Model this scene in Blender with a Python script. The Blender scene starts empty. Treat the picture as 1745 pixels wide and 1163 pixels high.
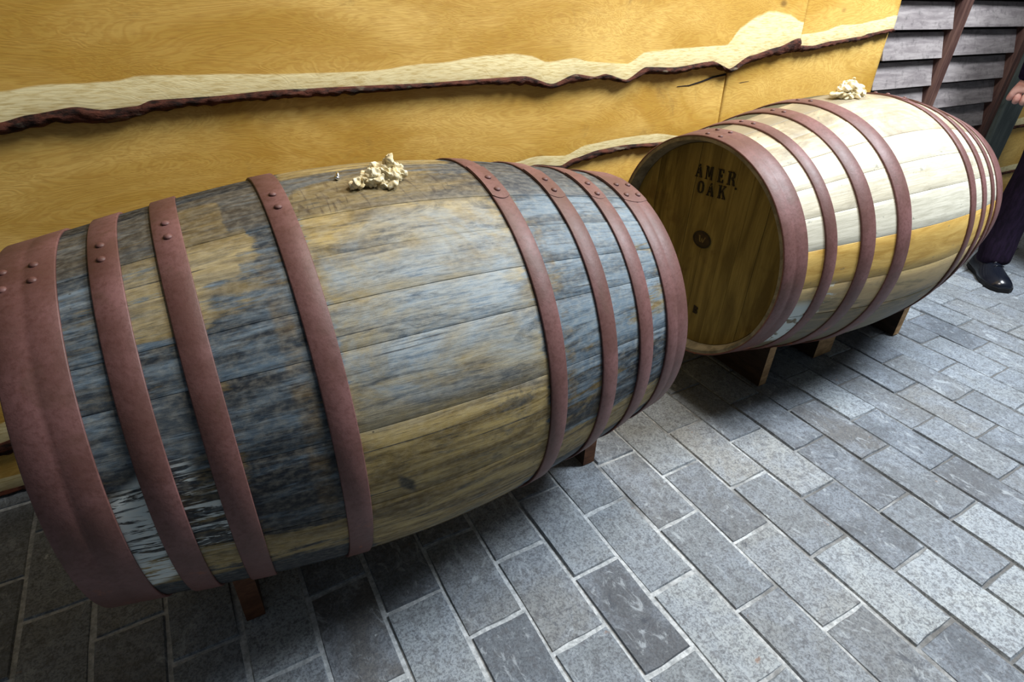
import bpy, bmesh, math, random
from mathutils import Vector, Matrix, noise as mn
random.seed(7)
SC = bpy.context.scene
COL = SC.collection
PI = math.pi

# ---------------------------------------------------------------- camera
# world axes: X runs along the wall, Y runs into the wall, Z up; metres
cam_d = bpy.data.cameras.new('camera'); cam = bpy.data.objects.new('camera', cam_d); COL.objects.link(cam)
cam_d.sensor_width = 36.0; cam_d.sensor_fit = 'HORIZONTAL'
cam_d.lens = 984.84 * 36.0 / 1745.0
cam_d.clip_start = 0.02
Rv = Vector((0.869183, -0.493475, 0.031681)); Uv = Vector((0.240636, 0.478074, 0.844713)); Fv = Vector((0.431991, 0.726586, -0.534281))
M = Matrix((Rv, Uv, -Fv)).transposed().to_4x4(); M.translation = Vector((0, 0, 0.93474))
cam.matrix_world = M
SC.camera = cam

# ---------------------------------------------------------------- light
def area(name, loc, target, size, power, col, sy=None):
    l = bpy.data.lights.new(name, 'AREA'); l.shape = 'RECTANGLE'; l.size = size; l.size_y = sy or size
    l.energy = power; l.color = col
    o = bpy.data.objects.new(name, l); COL.objects.link(o); o.location = loc
    o.rotation_euler = (Vector(target) - Vector(loc)).to_track_quat('-Z', 'Y').to_euler()
    return o
area('key_light', (2.25, 0.26, 2.25), (1.45, 0.5, 0.1), 0.7, 101, (0.86, 0.93, 1.0))  # unseen overhead key light, added on the right for falloff towards the left
area('overhead_fill', (0.95, 0.62, 2.2), (0.70, 0.70, 0.0), 0.5, 28, (1.0, 0.93, 0.83))  # added light above the wall, shaping the shade under the barrels
W = bpy.data.worlds.new('world'); SC.world = W; W.use_nodes = True
W.node_tree.nodes['Background'].inputs[0].default_value = (0.80, 0.90, 1.0, 1)
W.node_tree.nodes['Background'].inputs[1].default_value = 0.10
SC.view_settings.view_transform = 'Standard'; SC.view_settings.look = 'None'
SC.view_settings.exposure = 0.0; SC.view_settings.gamma = 1.0; SC.view_settings.use_curve_mapping = False

# ---------------------------------------------------------------- helpers
def lin(r, g, b):
    f = lambda c: (c / 255 / 12.92) if c / 255 <= 0.04045 else ((c / 255 + 0.055) / 1.055) ** 2.4
    return (f(r), f(g), f(b), 1.0)
def mesh_obj(name, verts, faces, mat=None, parent=None, smooth=False, uv=None):
    me = bpy.data.meshes.new(name); me.from_pydata([tuple(v) for v in verts], [], faces)
    if uv is not None:
        ul = me.uv_layers.new(name='UVMap')
        for lp in me.loops: ul.data[lp.index].uv = uv[lp.vertex_index]
    me.update()
    if smooth:
        for p in me.polygons: p.use_smooth = True
    if mat: me.materials.append(mat)
    o = bpy.data.objects.new(name, me); COL.objects.link(o)
    if parent: o.parent = parent
    return o
def empty(name, loc, rz=0.0):
    o = bpy.data.objects.new(name, None); COL.objects.link(o); o.location = loc; o.rotation_euler = (0, 0, rz)
    o.empty_display_size = 0.1
    return o
def tag(o, label, cat, group=None):
    o['label'] = label; o['category'] = cat
    if group: o['group'] = group
    return o
def box_vf(x0, x1, y0, y1, z0, z1):
    v = [(x0,y0,z0),(x1,y0,z0),(x1,y1,z0),(x0,y1,z0),(x0,y0,z1),(x1,y0,z1),(x1,y1,z1),(x0,y1,z1)]
    return v, [(0,3,2,1),(4,5,6,7),(0,1,5,4),(1,2,6,5),(2,3,7,6),(3,0,4,7)]
def bevel(o, w, seg=2):
    bm = bmesh.new(); bm.from_mesh(o.data)
    bmesh.ops.bevel(bm, geom=bm.edges[:], offset=w, segments=seg, affect='EDGES', profile=0.5)
    bm.to_mesh(o.data); bm.free()
def interp(pts, x):
    if x <= pts[0][0]: return pts[0][1]
    for (a, b), (c, d) in zip(pts, pts[1:]):
        if x <= c:
            s = (x - a) / max(1e-9, c - a); s = s * .45 + .55 * s * s * (3 - 2 * s); return b + (d - b) * s
    return pts[-1][1]

# node mini language
class NT:
    def __init__(self, name, rough=0.7, spec=0.3):
        self.m = bpy.data.materials.new(name); self.m.use_nodes = True
        self.t = self.m.node_tree; self.b = self.t.nodes['Principled BSDF']
        self.b.inputs['Roughness'].default_value = rough
        self.b.inputs['Specular IOR Level'].default_value = spec
    def n(self, ty): return self.t.nodes.new(ty)
    def put(self, sock, v):
        if isinstance(v, bpy.types.NodeSocket): self.t.links.new(v, sock)
        elif v is not None: sock.default_value = v
    def math(self, op, a, b=None, c=None, clamp=False):
        n = self.n('ShaderNodeMath'); n.operation = op; n.use_clamp = clamp
        self.put(n.inputs[0], a); self.put(n.inputs[1], b); self.put(n.inputs[2], c); return n.outputs[0]
    def add(self, a, b): return self.math('ADD', a, b)
    def mul(self, a, b, clamp=False): return self.math('MULTIPLY', a, b, clamp=clamp)
    def sub(self, a, b): return self.math('SUBTRACT', a, b)
    def step(self, x, lo, hi, t0=0.0, t1=1.0):
        n = self.n('ShaderNodeMapRange'); n.interpolation_type = 'SMOOTHSTEP'
        self.put(n.inputs[0], x); self.put(n.inputs[1], lo); self.put(n.inputs[2], hi); self.put(n.inputs[3], t0); self.put(n.inputs[4], t1)
        return n.outputs[0]
    def band(self, x, a, b, s):      # 1 between a and b with soft flanks s
        return self.mul(self.step(x, a - s, a + s), self.step(x, b - s, b + s, 1.0, 0.0))
    def mix(self, f, a, b, mode='MIX'):
        n = self.n('ShaderNodeMix'); n.data_type = 'RGBA'; n.blend_type = mode
        self.put(n.inputs[0], f); self.put(n.inputs[6], a); self.put(n.inputs[7], b); return n.outputs[2]
    def coord(self, which='Object'): return self.n('ShaderNodeTexCoord').outputs[which]
    def scale(self, v, s, off=None):
        n = self.n('ShaderNodeMapping'); self.put(n.inputs[0], v); n.inputs['Scale'].default_value = s
        if off is not None: self.put(n.inputs['Location'], off)
        return n.outputs[0]
    def noise(self, v, s, d=3.0, r=0.55, dist=0.0, out=0):
        n = self.n('ShaderNodeTexNoise'); self.put(n.inputs['Vector'], v); n.inputs['Scale'].default_value = s
        n.inputs['Detail'].default_value = d; n.inputs['Roughness'].default_value = r; n.inputs['Distortion'].default_value = dist
        return n.outputs[out]
    def voro(self, v, s, rnd=1.0):
        n = self.n('ShaderNodeTexVoronoi'); self.put(n.inputs['Vector'], v); n.inputs['Scale'].default_value = s
        n.inputs['Randomness'].default_value = rnd; return n.outputs['Distance']
    def sep(self, v):
        n = self.n('ShaderNodeSeparateXYZ'); self.put(n.inputs[0], v); return n.outputs
    def comb(self, x, y, z):
        n = self.n('ShaderNodeCombineXYZ'); self.put(n.inputs[0], x); self.put(n.inputs[1], y); self.put(n.inputs[2], z); return n.outputs[0]
    def rnd(self): return self.n('ShaderNodeObjectInfo').outputs['Random']
    def objcol(self): return self.n('ShaderNodeObjectInfo').outputs['Color']
    def bump(self, h, s, d=0.002):
        n = self.n('ShaderNodeBump'); n.inputs['Strength'].default_value = s; n.inputs['Distance'].default_value = d
        self.put(n.inputs['Height'], h); self.t.links.new(n.outputs[0], self.b.inputs['Normal'])
    def col(self, c): self.put(self.b.inputs['Base Color'], c); return self
    def rough(self, c): self.put(self.b.inputs['Roughness'], c); return self

# ---------------------------------------------------------------- materials
def mat_old_wood():
    """weathered blue-black stained staves; UV = (axial metres, angle in degrees / 100)"""
    m = NT('weathered_dark_staves', 0.62, 0.35)
    uv = m.coord('UV'); x, th, _ = m.sep(uv)
    flat = m.comb(x, m.mul(th, 0.55), m.mul(m.objcol_r() if False else m.rnd(), 3.0))
    cont = m.comb(x, m.mul(th, 0.55), 0.0)
    wob = m.noise(m.scale(cont, (5, 9, 1)), 1.0, 3)
    grain = m.noise(m.scale(flat, (18, 240, 1)), 1.0, 7, 0.72, 0.5)
    streak = m.noise(m.scale(flat, (6, 46, 1)), 1.0, 9, 0.74, 0.7)
    blot = m.noise(m.scale(cont, (5.5, 10, 1)), 1.0, 9, 0.70, 0.6)
    fine = m.noise(m.scale(cont, (90, 120, 1)), 1.0, 3, 0.6)
    rings = m.noise(m.scale(cont, (60, 10, 1)), 1.0, 2, 0.5, 2.5)
    inner = m.band(x, -0.115, 0.15, 0.02)
    tan = m.mix(m.step(streak, 0.35, 0.65), lin(104, 86, 46), lin(184, 164, 112))
    tone = m.noise(m.scale(flat, (4.5, 26, 1), (7, 2, 0)), 1.0, 6, 0.68, 1.2)
    tn = m.add(m.mul(grain, 0.45), m.add(m.mul(tone, 0.75), m.mul(m.sub(streak, 0.5), 0.5)))
    tn = m.sub(tn, m.mul(m.step(th, 0.6, 1.0), 0.13))
    tn = m.add(m.add(tn, 0.025), m.mul(m.step(x, 0.12, 0.25), 0.10))
    navy = m.mix(m.step(m.add(tn, m.mul(inner, 0.12)), 0.54, 0.80), lin(17, 25, 36), lin(116, 134, 148))
    pale = m.mix(m.step(grain, 0.3, 0.7), lin(104, 124, 142), lin(190, 198, 200))
    # how deep the stain is: strong towards the ends, weaker in the middle of the belly
    side = m.sub(1.0, inner)
    low = m.step(th, 0.58, 0.80)
    base = m.add(m.mul(side, 0.42), m.mul(blot, 1.05))
    base = m.add(base, m.mul(m.sub(streak, 0.5), 1.3))
    base = m.sub(base, m.mul(m.mul(inner, low), 0.22))
    base = m.sub(base, m.mul(m.mul(m.band(x, -0.32, -0.17, 0.01), m.band(th, 0.18, 0.42, 0.04)), 0.28))
    base = m.add(base, m.mul(m.mul(inner, m.band(th, -0.6, 0.07, 0.03)), 0.34))
    base = m.sub(base, m.mul(m.band(th, 0.97, 1.12, 0.03), 0.30))
    base = m.add(base, m.mul(m.step(th, 1.12, 1.22), 0.35))
    base = m.add(base, m.mul(m.mul(m.band(x, -0.235, -0.17, 0.01), m.band(th, 0.28, 0.96, 0.05)), 0.20))
    base = m.sub(base, m.mul(m.mul(m.band(x, -0.245, -0.20, 0.008), m.band(th, 0.03, 0.31, 0.012)), 0.75))
    base = m.add(base, m.mul(m.mul(m.band(x, -0.175, -0.150, 0.004), m.band(th, 0.04, 0.20, 0.02)), 0.7))
    base = m.add(base, m.mul(m.mul(m.band(x, 0.20, 0.45, 0.02), m.band(th, 0.0, 0.32, 0.05)), 0.25))
    base = m.sub(base, m.mul(m.mul(m.band(x, -0.09, 0.09, 0.02), m.band(th, 0.04, 0.19, 0.01)), 0.24))
    stain = m.step(base, 0.68, 0.90)
    c_top = m.mul(m.band(th, -0.35, 0.19, 0.008), m.add(0.35, m.mul(blot, 0.4)))
    wash = m.step(m.add(m.mul(blot, 0.6), m.mul(m.noise(m.scale(cont, (3.2, 5, 1), (3, 1, 0)), 1.0, 4), 0.7)), 0.50, 0.76)
    wash = m.mul(wash, m.mul(m.band(th, 0.22, 0.72, 0.08), m.add(m.mul(inner, 0.85), 0.25)))
    c = m.mix(stain, tan, navy)
    c = m.mix(c_top, c, lin(98, 88, 72))
    c = m.mix(wash, c, pale)
    # bare strips where hoops once sat
    s1 = m.mul(m.band(x, -0.176, -0.154, 0.004), m.step(m.noise(m.scale(cont, (12, 26, 1)), 1.0, 4, 0.7), 0.36, 0.66))
    s2 = m.mul(m.band(x, 0.192, 0.208, 0.003), m.step(m.noise(m.scale(cont, (12, 26, 1)), 1.0, 4, 0.7), 0.46, 0.66))
    bare = m.mul(m.add(s1, s2), m.band(th, 0.30, 0.98, 0.05))
    c = m.mix(m.mul(bare, 0.65), c, m.mix(m.step(grain, .4, .6), lin(84, 66, 40), lin(142, 118, 74)))
    # brown growth rings around the bung
    rb = m.mul(m.mul(m.band(x, -0.12, 0.13, 0.02), m.band(th, 0.05, 0.19, 0.01)), m.step(rings, 0.56, 0.66))
    c = m.mix(m.mul(rb, 0.55), c, lin(70, 54, 40))
    c = m.mix(m.mul(m.step(grain, 0.52, 0.66), 0.50), c, lin(46, 48, 50))
    smear = m.step(m.noise(m.scale(cont, (6, 24, 1), (2, 5, 0)), 1.0, 9, 0.76, 0.9), 0.50, 0.64)
    c = m.mix(m.mul(smear, m.add(0.34, m.mul(inner, 0.30))), c, lin(52, 66, 80))
    nv = m.mul(m.mul(m.step(x, -0.01, 0.12), m.band(th, -0.4, 0.20, 0.02)), m.step(blot, 0.36, 0.58))
    c = m.mix(m.mul(nv, 0.75), c, lin(44, 54, 68))
    # dark long scratches and cracks
    crack = m.step(m.noise(m.scale(flat, (2.4, 150, 1)), 1.0, 2, 0.4, 0.4), 0.70, 0.74)
    c = m.mix(m.mul(crack, 0.75), c, lin(28, 36, 50))
    bk = m.mul(m.mul(m.band(x, -0.076, -0.056, 0.004), m.band(m.add(th, m.mul(x, -1.6)), 1.005, 1.045, 0.008)), m.step(blot, .3, .4))
    c = m.mix(m.mul(bk, 0.85), c, lin(30, 34, 34))
    specks = m.step(m.voro(m.scale(cont, (55, 55, 1)), 1.0), 0.10, 0.05)
    c = m.mix(m.mul(specks, m.mul(m.step(blot, 0.5, 0.6), 0.7)), c, lin(34, 34, 36))
    # white limewash drips on the lower left
    wn = m.noise(m.scale(flat, (16, 95, 1)), 1.0, 4, 0.65, 1.0)
    w1 = m.mul(m.mul(m.band(x, -0.40, -0.335, 0.006), m.band(m.sub(th, m.mul(m.add(x, 0.36), -1.5)), 0.74, 1.09, 0.02)), m.step(wn, 0.43, 0.50))
    w2 = m.mul(m.mul(m.band(x, -0.33, -0.265, 0.012), m.band(th, 0.78, 0.97, 0.03)), m.step(wn, 0.51, 0.58))
    w3 = m.mul(m.mul(m.band(x, -0.325, -0.295, 0.01), m.band(th, 0.70, 0.76, 0.02)), m.step(wn, 0.54, 0.60))
    wm = m.math('MAXIMUM', w1, m.math('MAXIMUM', w2, w3))
    c = m.mix(m.mul(wm, 0.9), c, m.mix(fine, lin(196, 212, 216), lin(240, 244, 242)))
    c = m.mix(m.mul(m.step(fine, 0.35, 0.75), 0.18), c, lin(214, 206, 186))
    g = m.n('ShaderNodeGamma'); m.put(g.inputs[0], c); g.inputs[1].default_value = 1.18; c = g.outputs[0]
    m.col(c); m.rough(m.add(0.50, m.mul(grain, 0.25)))
    m.bump(m.add(m.mul(grain, 0.8), m.mul(streak, 0.5)), 0.5, 0.0016)
    return m.m
NT.objcol_r = lambda s: s.sep(s.objcol())[0]
def mat_new_wood():
    """pale oak staves; object colour R: 0 bleached .. 1 golden, G: grime"""
    m = NT('pale_oak_staves', 0.50, 0.40)
    uv = m.coord('UV'); x, th, _ = m.sep(uv)
    oc = m.sep(m.objcol())
    flat = m.comb(x, m.mul(th, 0.55), m.mul(m.rnd(), 3.0)); cont = m.comb(x, m.mul(th, 0.55), 0.0)
    grain = m.noise(m.scale(flat, (14, 200, 1)), 1.0, 7, 0.7, 0.5)
    blot = m.noise(m.scale(cont, (7, 12, 1)), 1.0, 9, 0.72, 0.6)
    streak = m.noise(m.scale(flat, (6, 34, 1)), 1.0, 9, 0.72, 0.7)
    pale = m.mix(m.step(grain, 0.3, 0.7), lin(172, 168, 150), lin(204, 200, 184))
    gold = m.mix(m.step(streak, 0.32, 0.68), lin(168, 130, 58), lin(206, 172, 96))
    c = m.mix(oc[0], pale, gold)
    grey = m.step(m.add(blot, m.mul(oc[1], 0.34)), 0.54, 0.86)
    c = m.mix(m.mul(grey, 0.85), c, lin(116, 106, 86))
    # damp dark marks towards the underside
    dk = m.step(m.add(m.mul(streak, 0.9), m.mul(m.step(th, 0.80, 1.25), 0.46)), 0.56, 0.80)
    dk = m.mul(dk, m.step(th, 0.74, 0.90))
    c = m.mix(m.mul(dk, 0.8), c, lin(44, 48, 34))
    sp = m.mul(m.step(m.noise(m.scale(flat, (40, 60, 1)), 1.0, 3, 0.6), 0.66, 0.72), 0.5)
    c = m.mix(sp, c, lin(84, 92, 84))
    wn = m.noise(m.scale(cont, (22, 30, 1)), 1.0, 4, 0.6, 1.0)
    w1 = m.mul(m.mul(m.band(x, -0.40, -0.335, 0.004), m.band(th, 0.98, 1.26, 0.03)), m.step(wn, 0.38, 0.46))
    w2 = m.mul(m.mul(m.band(x, -0.318, -0.285, 0.012), m.band(th, 0.90, 1.04, 0.03)), m.step(wn, 0.54, 0.60))
    c = m.mix(m.mul(m.math('MAXIMUM', w1, w2), 0.85), c, lin(196, 208, 206))
    m.col(c); m.rough(m.add(0.40, m.mul(grain, 0.25)))
    m.bump(m.add(grain, m.mul(streak, 0.4)), 0.3, 0.0012)
    return m.m
def mat_hoop():
    m = NT('rusted_hoop_iron', 0.55, 0.45)
    co = m.coord('Object')
    a = m.noise(co, 9, 5, 0.65); b = m.noise(co, 160, 3, 0.7); d = m.noise(co, 38, 4, 0.7)
    z = m.sep(co)[2]
    c = m.mix(m.step(a, 0.35, 0.65), lin(92, 60, 54), lin(116, 80, 78))
    c = m.mix(m.mul(m.step(b, 0.42, 0.72), 0.55), c, lin(80, 46, 40))
    c = m.mix(m.mul(m.step(m.noise(co, 14, 4, 0.6, 1.0), 0.54, 0.70), 0.4), c, lin(84, 60, 48))
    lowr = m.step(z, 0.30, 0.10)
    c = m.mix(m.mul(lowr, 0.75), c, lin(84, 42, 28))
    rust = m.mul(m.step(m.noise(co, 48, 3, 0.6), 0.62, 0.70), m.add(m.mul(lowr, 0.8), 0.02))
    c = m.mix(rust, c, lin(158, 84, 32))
    m.col(c); m.rough(m.add(0.42, m.mul(d, 0.25))); m.bump(m.add(b, d), 0.35, 0.0008)
    return m.m
def mat_head():
    m = NT('dark_oak_head', 0.7, 0.2)
    co = m.coord('Object'); r = m.rnd()
    v = m.scale(co, (1, 1, 1), m.comb(0.0, m.mul(r, 5.0), 0.0))
    st = m.noise(m.scale(v, (6, 34, 5)), 1.0, 5, 0.6, 0.6); gr = m.noise(m.scale(v, (30, 190, 9)), 1.0, 4, 0.6)
    bl = m.noise(co, 9, 4, 0.6)
    c = m.mix(m.step(st, 0.33, 0.67), lin(78, 66, 30), lin(130, 114, 62))
    c = m.mix(m.mul(m.step(gr, 0.4, 0.7), 0.4), c, lin(70, 56, 26))
    c = m.mix(m.mul(r, 0.35), c, lin(156, 136, 80))
    c = m.mix(m.mul(m.step(bl, 0.56, 0.72), 0.5), c, lin(66, 44, 22))
    m.col(c); m.bump(gr, 0.3, 0.001); return m.m
def mat_oak_board():
    """UV.x along board, UV.y: 0 at bark, 1 where sapwood ends"""
    m = NT('waney_oak_board', 0.52, 0.35)
    uv = m.coord('UV'); u, s, _ = m.sep(uv); co = m.coord('Object'); r = m.rnd()
    off = m.comb(m.mul(r, 9.0), 0.0, m.mul(r, 4.0))
    v = m.scale(co, (1, 1, 1), off)
    g1 = m.noise(m.scale(v, (3.2, 1, 15)), 1.0, 4, 0.55, 2.4)
    ln = m.math('FRACT', m.mul(g1, 13.0)); rings = m.mul(m.step(ln, 0.0, 0.5), m.step(ln, 0.5, 1.0, 1.0, 0.0))
    fine = m.noise(m.scale(v, (40, 1, 330)), 1.0, 4, 0.6, 0.3)
    bl = m.noise(m.scale(v, (2.2, 1, 5)), 1.0, 4, 0.6, 0.8)
    c = m.mix(m.step(bl, 0.32, 0.70), lin(188, 146, 60), lin(228, 190, 106))
    c = m.mix(m.mul(rings, 0.30), c, lin(166, 112, 36))
    c = m.mix(m.mul(m.step(fine, 0.48, 0.72), 0.30), c, lin(150, 104, 44))
    dirt = m.step(m.noise(m.scale(v, (5, 1, 6), (4, 0, 2)), 1.0, 5, 0.68, 1.0), 0.60, 0.80)
    c = m.mix(m.mul(dirt, 0.6), c, lin(118, 92, 52))
    kn = m.step(m.voro(m.scale(v, (4.2, 1, 7)), 1.0), 0.085, 0.02)
    c = m.mix(m.mul(kn, 0.65), c, lin(92, 60, 28))
    sapn = m.noise(m.scale(co, (12, 1, 12)), 1.0, 3)
    e = m.add(s, m.mul(m.sub(sapn, 0.5), 0.16))
    sap = m.mul(m.step(e, 0.94, 1.04, 1.0, 0.0), m.step(s, -0.2, -0.05))
    sc = m.mix(m.step(fine, 0.40, 0.72), lin(240, 224, 172), lin(206, 182, 122))
    sc = m.mix(m.mul(m.step(m.noise(m.scale(co, (9, 1, 30)), 1.0, 3, 0.6), 0.55, 0.75), 0.35), sc, lin(196, 168, 104))
    c = m.mix(sap, c, sc)
    m.col(c); m.bump(m.add(m.mul(fine, 0.5), m.mul(rings, 0.4)), 0.25, 0.001)
    return m.m
def mat_bark():
    m = NT('dark_bark', 0.85, 0.2); co = m.coord('Object')
    a = m.noise(m.scale(co, (30, 60, 90)), 1.0, 4, 0.7); b = m.noise(m.scale(co, (14, 20, 40)), 1.0, 3, 0.6)
    c = m.mix(m.step(a, 0.35, 0.65), lin(26, 15, 12), lin(84, 46, 34))
    c = m.mix(m.mul(m.step(b, 0.60, 0.72), 0.55), c, lin(122, 118, 100))
    m.col(c); m.bump(a, 1.0, 0.004); return m.m
def mat_brick():
    m = NT('blue_grey_paver', 0.60, 0.35); co = m.coord('Object'); r = m.rnd(); oc = m.sep(m.objcol())
    n = m.n('ShaderNodeNewGeometry'); w = n.outputs['Position']
    a = m.noise(w, 8, 8, 0.72, 0.6); b = m.noise(w, 230, 5, 0.75); d = m.noise(m.scale(w, (34, 18, 18)), 1.0, 9, 0.78, 1.0); e = m.noise(w, 70, 6, 0.75, 0.5)
    c = m.mix(oc[0], lin(90, 97, 106), lin(184, 192, 196))
    c = m.mix(m.mul(oc[1], 0.55), c, lin(134, 126, 112))
    c = m.mix(m.mul(m.step(a, 0.42, 0.60), 0.50), c, lin(152, 162, 174))
    c = m.mix(m.mul(m.step(b, 0.46, 0.60), 0.60), c, lin(70, 74, 82))
    c = m.mix(m.mul(m.step(e, 0.50, 0.60), 0.50), c, lin(84, 84, 88))
    c = m.mix(m.mul(m.step(e, 0.44, 0.30), 0.40), c, lin(176, 184, 188))
    c = m.mix(m.mul(m.step(d, 0.54, 0.64), 0.60), c, lin(180, 188, 194))
    c = m.mix(m.mul(m.step(m.noise(w, 15, 5, 0.72, 1.0), 0.60, 0.72), 0.55), c, lin(58, 64, 76))
    c = m.mix(m.mul(m.step(m.noise(w, 26, 3, 0.6), 0.70, 0.76), 0.5), c, lin(152, 112, 82))
    c = m.mix(m.mul(m.step(m.noise(m.scale(w, (1, 1, 1), (5, 3, 0)), 22, 4, 0.7), 0.69, 0.73), 0.7), c, lin(206, 212, 214))
    m.col(c); m.rough(m.add(0.45, m.mul(a, 0.3))); m.bump(m.add(m.mul(b, 0.6), m.add(d, e)), 0.8, 0.0022)
    return m.m
def mat_mortar():
    m = NT('pale_mortar', 0.85, 0.2); n = m.n('ShaderNodeNewGeometry'); w = n.outputs['Position']
    a = m.noise(w, 110, 4, 0.7); b = m.noise(w, 5.5, 4, 0.6)
    c = m.mix(m.step(a, 0.3, 0.7), lin(150, 155, 158), lin(206, 210, 212))
    x = m.sep(w)[0]
    dk = m.mul(m.step(m.add(b, m.mul(x, 0.36)), 0.68, 0.98), 0.88)
    c = m.mix(dk, c, lin(84, 82, 80))
    m.col(c); m.bump(a, 0.6, 0.003); return m.m
def mat_simple(name, c1, c2, sc=(20, 20, 20), rough=0.7, bump=0.3, spec=0.3, c3=None):
    m = NT(name, rough, spec); co = m.coord('Object'); a = m.noise(m.scale(co, sc), 1.0, 4, 0.65, 0.4)
    c = m.mix(m.step(a, 0.32, 0.68), c1, c2)
    if c3: c = m.mix(m.mul(m.step(m.noise(co, 40, 4, 0.7), 0.5, 0.7), 0.5), c, c3)
    m.col(c); m.bump(a, bump, 0.002); return m.m
M_OLD = mat_old_wood(); M_NEW = mat_new_wood(); M_HOOP = mat_hoop(); M_HEAD = mat_head(); M_OAK = mat_oak_board()
M_BARK = mat_bark(); M_BRICK = mat_brick(); M_MORTAR = mat_mortar()
M_CHIME = mat_simple('grey_chime_wood', lin(92, 84, 66), lin(132, 122, 100), (30, 30, 30))
M_INK = mat_simple('black_stencil_ink', lin(22, 18, 12), lin(48, 38, 22), (90, 90, 90), 0.8, 0.1)
M_STAMP = mat_simple('brown_stamp', lin(40, 30, 16), lin(58, 44, 24), (60, 60, 60), 0.8, 0.1)
M_CLOTH = mat_simple('cream_hessian', lin(196, 176, 130), lin(246, 236, 204), (120, 120, 120), 0.9, 0.6, 0.1)
M_CHOCK = mat_simple('rough_pine', lin(140, 108, 72), lin(184, 148, 104), (20, 12, 60), 0.75, 0.4)
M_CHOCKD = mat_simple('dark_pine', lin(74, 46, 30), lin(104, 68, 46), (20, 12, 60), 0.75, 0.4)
M_CHOCKS = mat_simple('shaded_sawn_side', lin(44, 34, 26), lin(66, 50, 38), (20, 12, 60), 0.8, 0.4)  # chock wood with the deep shade on its sides put into the colour
M_WEATHER = mat_simple('dark_weatherboard', lin(122, 114, 114), lin(156, 148, 146), (8, 20, 60), 0.6, 0.4, 0.3, lin(70, 66, 66))
M_BATTEN = mat_simple('brown_batten', lin(70, 46, 42), lin(104, 76, 66), (60, 60, 6), 0.6, 0.3)
M_POST = mat_simple('grey_green_post', lin(66, 74, 72), lin(96, 104, 100), (40, 40, 8), 0.55, 0.2)
M_SHADOWGAP = mat_simple('dark_backing', lin(26, 22, 24), lin(36, 30, 30), (9, 9, 9), 0.9, 0.1)
M_STEEL = NT('bright_steel', 0.18, 0.6).col((0.75, 0.78, 0.82, 1)).m; M_STEEL.node_tree.nodes['Principled BSDF'].inputs['Metallic'].default_value = 1.0
M_TROUSER = mat_simple('black_trouser_cloth', lin(20, 14, 26), lin(34, 24, 42), (90, 90, 20), 0.9, 0.3, 0.1)
M_JACKET = mat_simple('dark_jacket_cloth', lin(22, 14, 34), lin(36, 24, 50), (90, 90, 90), 0.9, 0.3, 0.1)
M_SKIN = mat_simple('skin', lin(214, 150, 138), lin(238, 190, 178), (30, 30, 30), 0.5, 0.1)
M_HAIR = mat_simple('brown_hair', lin(40, 28, 20), lin(64, 46, 32), (120, 120, 10), 0.6, 0.5)
M_SHOE = NT('polished_black_leather', 0.22, 0.6).col(lin(16, 20, 30)).m
M_SOLE = NT('black_rubber', 0.6, 0.3).col(lin(14, 14, 16)).m
M_EYE = NT('eye_white', 0.2, 0.5).col(lin(220, 216, 210)).m

# ---------------------------------------------------------------- floor of pavers
WALLY = 1.235
v, f = box_vf(-1.3, 4.3, -1.1, WALLY + 0.12, -0.08, -0.0035)
floor = mesh_obj('floor', v, f, M_MORTAR); floor['kind'] = 'structure'
OFF = [-0.41, -0.305, -0.198, -0.092, 0.017, 0.127, 0.234, 0.343, 0.453, 0.557, 0.668, 0.778, 0.889, 1.002, 1.116, 1.232]
edges = list(OFF)
while edges[0] > -1.2: edges.insert(0, edges[0] - 0.1085)
i0 = edges.index(-0.41)
while edges[-1] < 4.1: edges.append(edges[-1] + 0.1105)
def brick_mesh(seed):
    """unit paver 1 x 1 x 1 with worn, uneven chamfered rim (scaled per object)"""
    rg = random.Random(seed); ch = 0.026; pts = []
    base = [(-.5,-.5),(-.17,-.5),(.17,-.5),(.5,-.5),(.5,0),(.5,.5),(.17,.5),(-.17,.5),(-.5,.5),(-.5,0)]
    lo = []; hi = []
    for (a, b) in base:
        ja = rg.uniform(-.016, .010) * (1 if abs(a) == .5 else 0); jb = rg.uniform(-.010, .006) * (1 if abs(b) == .5 else 0)
        aa = a + math.copysign(ja, a) if abs(a) == .5 else a; bb = b + math.copysign(jb, b) if abs(b) == .5 else b
        lo.append((aa, bb, -1.0))
        hi.append((aa - math.copysign(ch * rg.uniform(.5, 1.5), a) * (abs(a) == .5), bb - math.copysign(ch * .55 * rg.uniform(.5, 1.5), b) * (abs(b) == .5), 0.0 + rg.uniform(-.06, .06)))
    mid = [(a, b, -0.22) for a, b, _ in lo]; n = len(base)
    V = lo + mid + hi + [(0, 0, 0.03)]; F = []
    for i in range(n):
        j = (i + 1) % n
        F += [(i, j, n + j, n + i), (n + i, n + j, 2*n + j, 2*n + i), (2*n + i, 2*n + j, 3*n)]
    me = bpy.data.meshes.new('brick'); me.from_pydata(V, [], F); me.update(); me.materials.append(M_BRICK)
    return me
BM = [brick_mesh(i) for i in range(8)]
def px(u, vv, z=0.0):
    d = Vector((u, vv, z)) - Vector((0, 0, 0.93474)); zz = d.dot(Fv)
    if zz < 0.05: return None
    return (872.5 + 984.84 * d.dot(Rv) / zz, 581.5 - 984.84 * d.dot(Uv) / zz, zz)
cand = []
rg = random.Random(3)
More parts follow.
